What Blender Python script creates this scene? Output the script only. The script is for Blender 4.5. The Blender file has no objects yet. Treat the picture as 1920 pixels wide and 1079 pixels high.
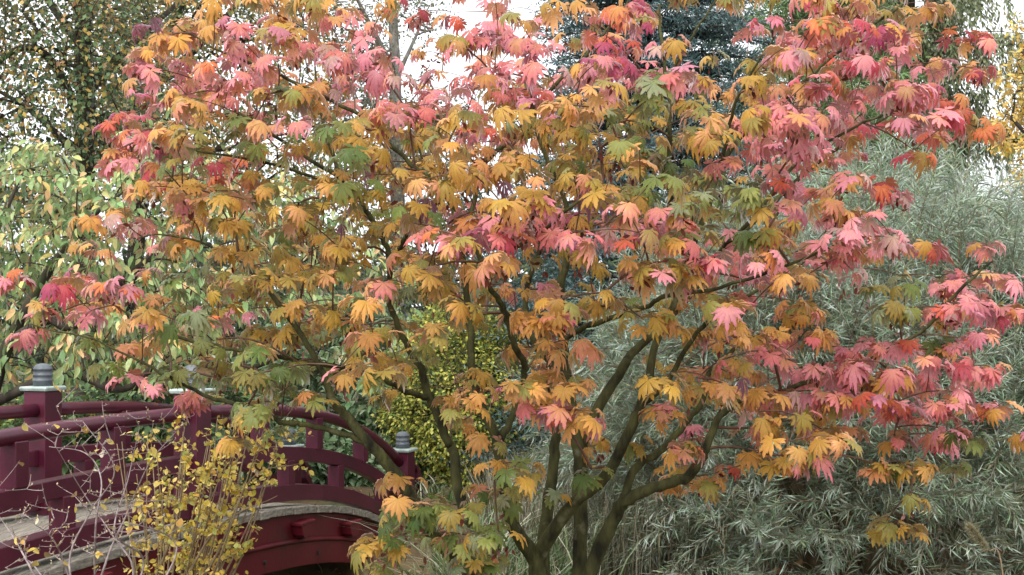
import bpy, math, random
import numpy as np
from mathutils import Vector, Matrix

# ------------------------------------------------------------------ camera, sky, sun, exposure
F_PX, CX, HY, EYE = 2318.0, 960.0, 620.0, 1.70     # focal length in photo pixels, centre column, horizon row, eye height
scene = bpy.context.scene
col = scene.collection
cam_d = bpy.data.cameras.new('camera')
cam_d.sensor_width = 36.0
cam_d.lens = 36.0 * F_PX / 1920.0
cam_d.shift_y = (HY - 539.5) / 1920.0
cam_d.clip_start = 0.05
cam_d.clip_end = 500.0
cam = bpy.data.objects.new('camera', cam_d)
cam.location = (0, 0, EYE)
cam.rotation_euler = (math.radians(90), 0, 0)
col.objects.link(cam)
scene.camera = cam

SUN_EL, SUN_AZ = math.radians(52), math.radians(205)
world = bpy.data.worlds.new('World')
scene.world = world
world.use_nodes = True
wn, wl = world.node_tree.nodes, world.node_tree.links
wn.clear()
w_out = wn.new('ShaderNodeOutputWorld')
w_bg = wn.new('ShaderNodeBackground')
w_sky = wn.new('ShaderNodeTexSky')
w_sky.sky_type = 'NISHITA'
w_sky.sun_disc = False
w_sky.sun_elevation = SUN_EL
w_sky.sun_rotation = SUN_AZ
w_sky.air_density = 1.0
w_sky.dust_density = 4.0
w_hs = wn.new('ShaderNodeHueSaturation')            # overcast: the blue is washed out of the sky
w_hs.inputs['Saturation'].default_value = 0.10
w_mix = wn.new('ShaderNodeMix')
w_mix.data_type = 'RGBA'
w_mix.inputs[0].default_value = 0.62                # an even cloud layer over the clear sky
w_mix.inputs[7].default_value = (8.6, 8.9, 9.4, 1)
wl.new(w_sky.outputs[0], w_hs.inputs['Color'])
wl.new(w_hs.outputs[0], w_mix.inputs[6])
wl.new(w_mix.outputs[2], w_bg.inputs['Color'])
w_bg.inputs['Strength'].default_value = 0.125
wl.new(w_bg.outputs[0], w_out.inputs[0])

sun_d = bpy.data.lights.new('sun', 'SUN')
sun_d.energy = 1.1
sun_d.angle = math.radians(25)
sun_d.color = (1.0, 0.96, 0.9)
sun = bpy.data.objects.new('sun', sun_d)
col.objects.link(sun)
_sd = Vector((math.sin(SUN_AZ) * math.cos(SUN_EL), math.cos(SUN_AZ) * math.cos(SUN_EL), math.sin(SUN_EL)))
sun.rotation_euler = _sd.to_track_quat('Z', 'Y').to_euler()
sun.location = (0, 0, 30)

vs = scene.view_settings
vs.view_transform = 'Standard'
vs.look = 'None'
vs.gamma = 1.0
vs.exposure = 0.97
vs.use_curve_mapping = False
scene.cycles.max_bounces = 6
scene.cycles.diffuse_bounces = 3
scene.cycles.transmission_bounces = 3
scene.cycles.glossy_bounces = 2
scene.cycles.transparent_max_bounces = 4
scene.cycles.use_denoising = True

rng = np.random.default_rng(11)
random.seed(4)

# ------------------------------------------------------------------ helpers
def P(px, py, Y):
    """photo pixel and distance -> point"""
    return np.array([(px - CX) / F_PX * Y, Y, EYE + (HY - py) / F_PX * Y])

def PX(p):
    p = np.asarray(p)
    return CX + p[..., 0] / p[..., 1] * F_PX, HY - (p[..., 2] - EYE) / p[..., 1] * F_PX

def lin(*c):
    c = np.array(c[0] if len(c) == 1 else c, float) / 255.0
    return np.where(c <= 0.04045, c / 12.92, ((c + 0.055) / 1.055) ** 2.4)

def unit(v):
    return v / np.maximum(np.linalg.norm(v, axis=-1, keepdims=True), 1e-9)

def tag(o, label=None, cat=None, group=None, kind=None):
    if label: o['label'] = label
    if cat: o['category'] = cat
    if group: o['group'] = group
    if kind: o['kind'] = kind
    return o

def empty(name, loc, label, cat, group=None):
    o = bpy.data.objects.new(name, None)
    o.empty_display_size = 0.1
    o.location = [float(a) for a in loc]
    col.objects.link(o)
    return tag(o, label, cat, group)

def mesh_np(name, v, f, smooth=True, colr=None):
    """v (n,3), f (m,k) with equal k"""
    me = bpy.data.meshes.new(name)
    v = np.asarray(v, np.float32); f = np.asarray(f, np.int32)
    m, k = f.shape
    me.vertices.add(len(v)); me.vertices.foreach_set('co', v.ravel())
    me.loops.add(m * k); me.loops.foreach_set('vertex_index', f.ravel())
    me.polygons.add(m)
    me.polygons.foreach_set('loop_start', np.arange(0, m * k, k, dtype=np.int32))
    me.polygons.foreach_set('use_smooth', np.full(m, smooth))
    if colr is not None:
        a = me.color_attributes.new('Col', 'FLOAT_COLOR', 'POINT')
        c4 = np.ones((len(v), 4), np.float32); c4[:, :3] = colr
        a.data.foreach_set('color', c4.ravel())
    me.update(calc_edges=True)
    return me

def link(name, me, mat, parent=None, world_coords=True):
    o = bpy.data.objects.new(name, me)
    col.objects.link(o)
    if mat is not None and not me.materials:
        me.materials.append(mat)
    if parent is not None:
        o.parent = parent
        if world_coords:
            l = Vector((0, 0, 0)); q = parent
            while q is not None:
                l += q.location; q = q.parent
            o.location = -l
    return o

class MB:
    """collects polygons of any size into one mesh"""
    def __init__(s): s.v, s.f = [], []
    def add(s, v, f):
        b = len(s.v); s.v += [tuple(map(float, p)) for p in v]; s.f += [tuple(i + b for i in q) for q in f]
    def box(s, c, size, ax=None):
        ax = np.eye(3) if ax is None else np.asarray(ax)
        h = np.array(size) / 2.0
        s.add([np.array(c) + ax.T @ (np.array(k) * h) for k in [(-1,-1,-1),(1,-1,-1),(1,1,-1),(-1,1,-1),(-1,-1,1),(1,-1,1),(1,1,1),(-1,1,1)]],
              [(0,3,2,1),(4,5,6,7),(0,1,5,4),(1,2,6,5),(2,3,7,6),(3,0,4,7)])
    def rings(s, rs, cap=True):
        n = len(rs[0]); v = [p for r in rs for p in r]; f = []
        for i in range(len(rs) - 1):
            for j in range(n):
                f.append((i*n+j, i*n+(j+1)%n, (i+1)*n+(j+1)%n, (i+1)*n+j))
        if cap: f += [tuple(range(n))[::-1], tuple((len(rs)-1)*n+j for j in range(n))]
        s.add(v, f)
    def tube(s, pts, rad, n=8):
        s.rings(tube_rings(np.asarray(pts, float), rad, n))
    def build(s, name, mat, parent=None, smooth=False, bevel=0):
        me = bpy.data.meshes.new(name)
        me.from_pydata(s.v, [], s.f); me.update()
        if smooth:
            me.polygons.foreach_set('use_smooth', [True] * len(me.polygons))
        o = link(name, me, mat, parent)
        if bevel:
            m = o.modifiers.new('bevel', 'BEVEL'); m.width = bevel; m.segments = 2; m.limit_method = 'ANGLE'
        return o

def tube_rings(pts, rad, n):
    rad = np.broadcast_to(np.asarray(rad, float), (len(pts),))
    t = np.gradient(pts, axis=0); t = unit(t)
    up = np.array([0, 0, 1.0]) if abs(t[0][2]) < 0.9 else np.array([1.0, 0, 0])
    a = np.linspace(0, 2 * np.pi, n, endpoint=False)
    out = []; x = unit(np.cross(t[0], up))
    for i in range(len(pts)):
        x = unit(x - t[i] * np.dot(x, t[i])); y = np.cross(t[i], x)
        out.append(pts[i] + rad[i] * (np.cos(a)[:, None] * x + np.sin(a)[:, None] * y))
    return out

def smooth_path(pts, per=6):
    pts = np.asarray(pts, float)
    q = np.vstack([2 * pts[0] - pts[1], pts, 2 * pts[-1] - pts[-2]])
    out = []
    for i in range(1, len(q) - 2):
        for u in np.linspace(0, 1, per, endpoint=False):
            p0, p1, p2, p3 = q[i-1], q[i], q[i+1], q[i+2]
            out.append(0.5 * ((2*p1) + (-p0+p2)*u + (2*p0-5*p1+4*p2-p3)*u*u + (-p0+3*p1-3*p2+p3)*u**3))
    out.append(q[-2])
    return np.array(out)

# ------------------------------------------------------------------ materials
def new_mat(name):
    m = bpy.data.materials.new(name); m.use_nodes = True
    m.node_tree.nodes.clear()
    return m, m.node_tree.nodes, m.node_tree.links

def leaf_mat(name, transl=0.3, rough=0.5, gloss=0.06, under=0.0, sheen=0.5):
    m, n, l = new_mat(name)
    out = n.new('ShaderNodeOutputMaterial')
    at = n.new('ShaderNodeAttribute'); at.attribute_name = 'Col'
    tc = n.new('ShaderNodeTexCoord')
    nz = n.new('ShaderNodeTexNoise'); nz.inputs['Scale'].default_value = 38.0; nz.inputs['Detail'].default_value = 3
    l.new(tc.outputs['Object'], nz.inputs['Vector'])
    mr = n.new('ShaderNodeMapRange'); mr.inputs[1].default_value = 0.3; mr.inputs[2].default_value = 0.7
    mr.inputs[3].default_value = 0.80; mr.inputs[4].default_value = 1.16
    l.new(nz.outputs[0], mr.inputs[0])
    oi = n.new('ShaderNodeObjectInfo')
    om = n.new('ShaderNodeMapRange'); om.inputs[3].default_value = 0.9; om.inputs[4].default_value = 1.1
    l.new(oi.outputs['Random'], om.inputs[0])
    mu = n.new('ShaderNodeMath'); mu.operation = 'MULTIPLY'
    l.new(mr.outputs[0], mu.inputs[0]); l.new(om.outputs[0], mu.inputs[1])
    hs = n.new('ShaderNodeHueSaturation'); l.new(at.outputs['Color'], hs.inputs['Color']); l.new(mu.outputs[0], hs.inputs['Value'])
    colr = hs.outputs[0]
    if under:
        ge = n.new('ShaderNodeNewGeometry')
        mx = n.new('ShaderNodeMix'); mx.data_type = 'RGBA'; mx.inputs[7].default_value = (0.50, 0.46, 0.40, 1)
        k = n.new('ShaderNodeMath'); k.operation = 'MULTIPLY'; k.inputs[1].default_value = under
        l.new(ge.outputs['Backfacing'], k.inputs[0]); l.new(k.outputs[0], mx.inputs[0]); l.new(colr, mx.inputs[6])
        colr = mx.outputs[2]
    d = n.new('ShaderNodeBsdfDiffuse'); t = n.new('ShaderNodeBsdfTranslucent'); g = n.new('ShaderNodeBsdfGlossy')
    g.inputs['Roughness'].default_value = rough
    l.new(colr, d.inputs[0]); l.new(colr, t.inputs[0])
    a = n.new('ShaderNodeMixShader'); a.inputs[0].default_value = transl
    l.new(d.outputs[0], a.inputs[1]); l.new(t.outputs[0], a.inputs[2])
    fr = n.new('ShaderNodeFresnel'); fr.inputs[0].default_value = 1.4
    fm = n.new('ShaderNodeMath'); fm.operation = 'MULTIPLY_ADD'; fm.inputs[1].default_value = sheen; fm.inputs[2].default_value = gloss * 0.2
    l.new(fr.outputs[0], fm.inputs[0])
    b = n.new('ShaderNodeMixShader'); l.new(fm.outputs[0], b.inputs[0])
    l.new(a.outputs[0], b.inputs[1]); l.new(g.outputs[0], b.inputs[2])
    l.new(b.outputs[0], out.inputs[0])
    return m

def noise_mat(name, c1, c2, scale=6.0, rough=0.8, bump=0.3, stretch=(1, 1, 1), c3=None, s3=2.0, t3=0.55, spec=0.4, coat=0.0, bscale=None):
    m, n, l = new_mat(name)
    out = n.new('ShaderNodeOutputMaterial'); bs = n.new('ShaderNodeBsdfPrincipled')
    tc = n.new('ShaderNodeTexCoord'); mp = n.new('ShaderNodeMapping'); mp.inputs['Scale'].default_value = stretch
    l.new(tc.outputs['Object'], mp.inputs[0])
    nz = n.new('ShaderNodeTexNoise'); nz.inputs['Scale'].default_value = scale; nz.inputs['Detail'].default_value = 6
    l.new(mp.outputs[0], nz.inputs['Vector'])
    rp = n.new('ShaderNodeValToRGB'); rp.color_ramp.elements[0].position = 0.3; rp.color_ramp.elements[1].position = 0.7
    rp.color_ramp.elements[0].color = (*c1, 1); rp.color_ramp.elements[1].color = (*c2, 1)
    l.new(nz.outputs[0], rp.inputs[0])
    c = rp.outputs[0]
    if c3 is not None:
        n3 = n.new('ShaderNodeTexNoise'); n3.inputs['Scale'].default_value = s3; n3.inputs['Detail'].default_value = 5
        l.new(tc.outputs['Object'], n3.inputs['Vector'])
        r3 = n.new('ShaderNodeMapRange'); r3.inputs[1].default_value = t3; r3.inputs[2].default_value = t3 + 0.12
        l.new(n3.outputs[0], r3.inputs[0])
        mx = n.new('ShaderNodeMix'); mx.data_type = 'RGBA'; mx.inputs[7].default_value = (*c3, 1)
        l.new(r3.outputs[0], mx.inputs[0]); l.new(c, mx.inputs[6]); c = mx.outputs[2]
    l.new(c, bs.inputs['Base Color'])
    rr = n.new('ShaderNodeMapRange'); rr.inputs[3].default_value = rough - 0.08; rr.inputs[4].default_value = min(1, rough + 0.1)
    l.new(nz.outputs[0], rr.inputs[0]); l.new(rr.outputs[0], bs.inputs['Roughness'])
    bs.inputs['Specular IOR Level'].default_value = spec
    bs.inputs['Coat Weight'].default_value = coat
    if bump:
        nb = n.new('ShaderNodeTexNoise'); nb.inputs['Scale'].default_value = bscale or scale * 3; nb.inputs['Detail'].default_value = 4
        l.new(mp.outputs[0], nb.inputs['Vector'])
        bp = n.new('ShaderNodeBump'); bp.inputs['Strength'].default_value = bump; bp.inputs['Distance'].default_value = 0.01
        l.new(nb.outputs[0], bp.inputs['Height']); l.new(bp.outputs[0], bs.inputs['Normal'])
    l.new(bs.outputs[0], out.inputs[0])
    return m

M_MAPLE = leaf_mat('maple_leaf', 0.34, 0.5, 0.05, 0.15, 0.45)
M_LEAF = leaf_mat('broad_leaf', 0.28, 0.45, 0.08, 0.10)
M_NEEDLE = leaf_mat('needle', 0.15, 0.6, 0.03, 0.0, 0.25)
M_SILVER = leaf_mat('silver_leaf', 0.22, 0.5, 0.06, 0.35)
M_DRY = leaf_mat('dry_blade', 0.25, 0.6, 0.02, 0.0, 0.1)
M_BARK_MAPLE = noise_mat('maple_bark', lin(34, 33, 23), lin(90, 90, 54), 22, 0.9, 1.0, (1, 1, 0.35), lin(112, 110, 84), 11, 0.62, spec=0.2)
M_TWIG = noise_mat('twig_bark', lin(70, 48, 36), lin(112, 84, 66), 20, 0.7, 0.2)
M_BARK_DARK = noise_mat('dark_bark', lin(44, 38, 32), lin(84, 76, 64), 9, 0.9, 0.6, (1, 1, 0.3), lin(70, 84, 44), 3, 0.56)
M_BARK_GREY = noise_mat('grey_bark', lin(96, 90, 84), lin(150, 144, 136), 16, 0.85, 0.4, (1, 1, 0.4))
M_TWIG_PALE = noise_mat('pale_twig', lin(120, 104, 104), lin(176, 162, 160), 24, 0.7, 0.2)
M_STRAW = noise_mat('straw_stem', lin(110, 92, 70), lin(150, 132, 100), 18, 0.8, 0.2)
M_RED = noise_mat('burgundy_paint', lin(74, 20, 40), lin(90, 27, 49), 3.5, 0.36, 0.12, c3=lin(68, 26, 38), s3=1.6, t3=0.58, spec=0.5, bscale=40)
M_RED2 = noise_mat('weathered_red_paint', lin(88, 17, 28), lin(106, 25, 36), 3.0, 0.5, 0.2, (1, 1, 0.6), lin(74, 26, 28), 2.2, 0.56, bscale=35)
M_WOOD = noise_mat('grey_weathered_wood', lin(104, 98, 88), lin(164, 156, 142), 9, 0.85, 0.5, (6, 0.5, 6), lin(78, 82, 66), 3, 0.6)
M_LEAD = noise_mat('patinated_metal', lin(66, 72, 78), lin(108, 114, 120), 12, 0.5, 0.15, spec=0.5)
M_LEADLIT = noise_mat('pale_patina', lin(142, 158, 150), lin(186, 198, 192), 14, 0.55, 0.15)
M_IRON = noise_mat('iron', lin(40, 34, 34), lin(70, 60, 58), 20, 0.6, 0.2)

# ------------------------------------------------------------------ leaf shapes: midrib along +Y, top side +Z, length about 1
def t_simple(w=0.22, droop=0.15, fold=0.25, curl=0.0, tip=1.0, n=3):
    """lens-shaped leaf; n cross rows"""
    v = [(0, 0, 0)]; f = []
    ys = [(i + 1) / (n + 1) for i in range(n)]
    for y in ys:
        ww = w * math.sin(math.pi * min(1, y ** 0.85)) ** 0.8
        z = -droop * y * y + curl * y
        v += [(-ww, y, z + fold * ww), (0, y, z), (ww, y, z + fold * ww)]
    v.append((0, 1, -droop + curl)); T = len(v) - 1
    f += [(0, 2, 1), (0, 3, 2)]
    for i in range(n - 1):
        a = 1 + 3 * i; b = a + 3
        f += [(a, a+1, b+1), (a, b+1, b), (a+1, a+2, b+2), (a+1, b+2, b+1)]
    a = 1 + 3 * (n - 1)
    f += [(a, a+1, T), (a+1, a+2, T)]
    v = np.array(v); return v, np.array(f), np.clip(v[:, 1], 0, 1)

def t_quad(w=0.2, droop=0.1):
    v = np.array([(0, 0, 0), (w, 0.45, -0.02), (0, 1, -droop), (-w, 0.45, -0.02)])
    return v, np.array([(0, 1, 2), (0, 2, 3)]), v[:, 1]

def t_maple(r, lobes=9, droop=0.45, spread=128, cup=0.0):
    v = [(0, 0, 0)]; f = []; t = [0.0]
    ang = np.radians(np.linspace(-spread, spread, lobes) + r.normal(0, 2.5, lobes))
    dl = np.radians(spread / (lobes - 1))
    L = 1 - 0.42 * (np.abs(ang) / np.radians(spread)) ** 1.6 + r.normal(0, 0.06, lobes)
    lift = r.normal(0, 0.10, lobes)
    def pt(rad, a, up, i, tt=None):
        z = -droop * rad * rad * (1 + 0.25 * math.cos(a * 2)) + up + lift[i] * rad
        s = 1 - 0.18 * droop * rad
        v.append((math.sin(a) * rad * s, math.cos(a) * rad * s + cup * 0, z)); t.append(min(1, 0.25 + rad * 0.8) if tt is None else tt); return len(v) - 1
    for i in range(lobes):
        a, l = ang[i], L[i]
        ring = [(0.55 * l, -1.0, -.05), (0.73 * l, -0.88, -.03), (0.71 * l, -0.58, -.01), (0.86 * l, -0.42, -.02),
                (l, r.normal(0, .08), -0.01), (0.86 * l, 0.42, -.02), (0.71 * l, 0.58, -.01), (0.73 * l, 0.88, -.03), (0.55 * l, 1.0, -.05)]
        m = pt(0.58 * l, a, 0.05, i, 0.15)
        ids = [0] + [pt(q, a + k * dl, u, i) for q, k, u in ring]
        for j in range(len(ids)):
            f.append((m, ids[(j + 1) % len(ids)], ids[j]))
    return np.array(v), np.array(f), np.array(t)

def frames(d, nrm):
    y = unit(np.asarray(d, float)); x = unit(np.cross(y, nrm)); z = np.cross(x, y)
    return np.stack([x, y, z], axis=-1)          # columns

def foliage(parent, tmpls, pos, d, nrm, size, pairs, pick, mat, nobj=0, jit=0.10, name='foliage', leafname='leaf', cell=14, onto=None):
    """leaves -> one joined mesh (stuff) plus the nobj largest visible ones as objects of their own.
    pairs: (K,2,3) colours at base and tip"""
    pos = np.asarray(pos, float); N = len(pos)
    size = np.broadcast_to(np.asarray(size, float), (N,)); pairs = np.asarray(pairs, float)
    R = frames(d, nrm); which = rng.integers(0, len(tmpls), N)
    isobj = np.zeros(N, bool)
    if nobj:
        mid = pos + R[:, :, 1] * size[:, None] * 0.5
        x, y = PX(mid); ok = (x > 12) & (x < 1908) & (y > 8) & (y < 1070)
        best = {}
        cells = (x // cell).astype(int) * 1000 + (y // cell).astype(int)
        for i in np.argsort(mid[:, 1]):
            if ok[i] and cells[i] not in best: best[cells[i]] = i
        idx = np.array(list(best.values())); sc = size[idx] / mid[idx, 1] * (0.75 + 0.5 * rng.random(len(idx)))
        isobj[idx[np.argsort(-sc)][:nobj]] = True
    allv, allf, allc, off = [], [], [], 0
    br = 1 + rng.normal(0, jit, N); hue = rng.normal(0, jit * 0.35, (N, 3))
    for k, (tv, tf, tt) in enumerate(tmpls):
        s = np.where((which == k) & ~isobj)[0]
        if not len(s): continue
        V = np.einsum('nij,vj->nvi', R[s], tv) * size[s][:, None, None] + pos[s][:, None, :]
        A, B = pairs[pick[s], 0], pairs[pick[s], 1]
        C = A[:, None] * (1 - tt)[None, :, None] + B[:, None] * tt[None, :, None]
        C = np.clip(C * (br[s][:, None] + hue[s])[:, None, :], 0.004, 0.95)
        allv.append(V.reshape(-1, 3)); allc.append(C.reshape(-1, 3))
        allf.append((tf[None] + (np.arange(len(s)) * len(tv))[:, None, None]).reshape(-1, 3) + off)
        off += len(s) * len(tv)
    par = onto or parent
    if allv:
        o = link(name, mesh_np(name, np.vstack(allv), np.vstack(allf), True, np.vstack(allc)), mat, par)
        tag(o, kind='stuff')
    cache = {}
    base = Vector(parent.location)
    for i in np.where(isobj)[0]:
        key = (int(which[i]), int(pick[i]))
        if key not in cache:
            tv, tf, tt = tmpls[key[0]]; A, B = pairs[key[1]]
            cache[key] = mesh_np(leafname, tv, tf, True, A * (1 - tt)[:, None] + B * tt[:, None])
            cache[key].materials.append(mat)
        o = bpy.data.objects.new(leafname, cache[key]); col.objects.link(o); o.parent = parent
        M = Matrix(np.asarray(R[i]).tolist()).to_4x4() @ Matrix.Scale(float(size[i]), 4)
        M.translation = Vector(pos[i].tolist()) - base
        o.matrix_basis = M

def grow(skel, targets, zpen=1.6, arch=0.15, seg=4, wob=0.05, trunk_xy=None):
    """tree of twigs from skeleton points to the targets; returns paths (lists of points) and radii weights"""
    nodes = [np.asarray(p, float) for p in skel]; par = [-1] * len(nodes); n0 = len(nodes)
    cap = n0 + len(targets) * seg + 4
    A = np.zeros((cap, 3)); A[:n0] = np.array(nodes); cnt = n0; parent = -np.ones(cap, int); paths = []
    T = np.asarray(targets, float)
    dmin = np.array([np.min(np.linalg.norm(A[:n0] - t, axis=1)) for t in T])
    for ti in np.argsort(dmin):
        t = T[ti]; dv = t - A[:cnt]
        c = np.linalg.norm(dv, axis=1) + zpen * np.maximum(0, -dv[:, 2])
        if trunk_xy is not None:
            rt = np.hypot(*(t[:2] - trunk_xy)); rs = np.hypot(A[:cnt, 0] - trunk_xy[0], A[:cnt, 1] - trunk_xy[1])
            c = c + 0.8 * np.maximum(0, rs - rt)
        j = int(np.argmin(c)); a = A[j]; ln = np.linalg.norm(t - a)
        ctl = (a + t) / 2 + np.array([0, 0, arch * ln]) + rng.normal(0, wob * ln + 1e-6, 3)
        ids = [j]
        for u in np.linspace(0, 1, seg + 1)[1:]:
            A[cnt] = (1-u)**2 * a + 2*u*(1-u)*ctl + u*u*t; parent[cnt] = ids[-1]; ids.append(cnt); cnt += 1
        paths.append(ids)
    w = np.zeros(cnt)
    for ids in paths:
        k = ids[-1]
        while k >= n0:
            w[k] += 1; k = parent[k]
    return A, paths, w, n0

def twig_mesh(A, paths, w, r0, n=4, power=0.42, rmax=1.0):
    vs_, fs_, off = [], [], 0
    for ids in paths:
        pts = A[ids]; r = np.minimum(rmax, r0 * np.maximum(w[ids], 1) ** power)
        r[0] = r[1]; r[-1] = r0 * 0.7
        rr = tube_rings(pts, r, n)
        V = np.vstack(rr); k = len(rr)
        q = np.array([[(i*n+j, i*n+(j+1)%n, (i+1)*n+(j+1)%n, (i+1)*n+j) for j in range(n)] for i in range(k-1)]).reshape(-1, 4)
        vs_.append(V); fs_.append(q + off); off += len(V)
    return mesh_np('twigs', np.vstack(vs_), np.vstack(fs_), True)

# ------------------------------------------------------------------ ground, water
BR_O = np.array([-3.0004, 7.2447]); BR_D = np.array([math.sin(0.31018), math.cos(0.31018)]); BR_N = np.array([-BR_D[1], BR_D[0]])
BR_W = 1.33
def curb(s):
    u = s - 1.3
    return 0.325 - 0.011 * u * u - 0.0011 * u ** 4
def ground_z(x, y):
    x = np.asarray(x, float); y = np.asarray(y, float)
    z = 0.12 - 0.25 * np.clip((y - 6) / 6, 0, 1) + 0.9 * np.clip((y - 16) / 30, 0, 1) ** 1.3
    z = z + 0.05 * np.sin(x * 0.9 + 1) * np.cos(y * 0.7)
    cx, cy = BR_O + BR_D * 1.3 + BR_N * BR_W / 2
    a = (x - cx) * BR_D[0] + (y - cy) * BR_D[1]; b = -((x - cx) * BR_N[0] + (y - cy) * BR_N[1])
    bank = np.clip(1.6 - np.abs(a) / 2.9, 0, 1); bank = bank * bank * (3 - 2 * bank)
    end = np.clip((2.6 - b) / 1.4, 0, 1); end = end * end * (3 - 2 * end)
    return z - 1.25 * bank * end
def build_ground():
    ys = np.concatenate([np.linspace(-6, 30, 110), np.linspace(31, 300, 24)])
    xs = np.concatenate([np.linspace(-260, -22, 14), np.linspace(-20, 20, 120), np.linspace(22, 260, 14)])
    X, Y = np.meshgrid(xs, ys); Z = ground_z(X, Y) + 0.012 * np.sin(X * 7.1 + np.sin(Y * 5)) * np.sin(Y * 6.3)
    v = np.stack([X, Y, Z], -1).reshape(-1, 3); nx = len(xs)
    i = (np.arange(len(ys) - 1)[:, None] * nx + np.arange(nx - 1)[None]).ravel()
    f = np.stack([i, i + 1, i + nx + 1, i + nx], -1)
    m = noise_mat('soil_and_litter', lin(70, 54, 38), lin(112, 92, 62), 5, 0.95, 0.6, c3=lin(70, 82, 44), s3=1.2, t3=0.5)
    tag(link('ground', mesh_np('ground', v, f), m), kind='structure')
    wm, n, l = new_mat('pond_water')
    out = n.new('ShaderNodeOutputMaterial'); bs = n.new('ShaderNodeBsdfPrincipled')
    bs.inputs['Base Color'].default_value = (0.012, 0.014, 0.009, 1); bs.inputs['Roughness'].default_value = 0.06
    nz = n.new('ShaderNodeTexNoise'); nz.inputs['Scale'].default_value = 5; bp = n.new('ShaderNodeBump'); bp.inputs['Strength'].default_value = 0.08
    l.new(nz.outputs[0], bp.inputs['Height']); l.new(bp.outputs[0], bs.inputs['Normal']); l.new(bs.outputs[0], out.inputs[0])
    b = MB(); c = BR_O + BR_D * 1.3 + BR_N * 3
    q = [c + BR_D * s * 3.2 + BR_N * t * 7.5 for s, t in ((-1, -1), (1, -1), (1, 1), (-1, 1))]
    b.add([(p[0], p[1], -0.72) for p in q], [(0, 1, 2, 3)])
    tag(b.build('pond_water', wm), kind='structure')
build_ground()

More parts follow.
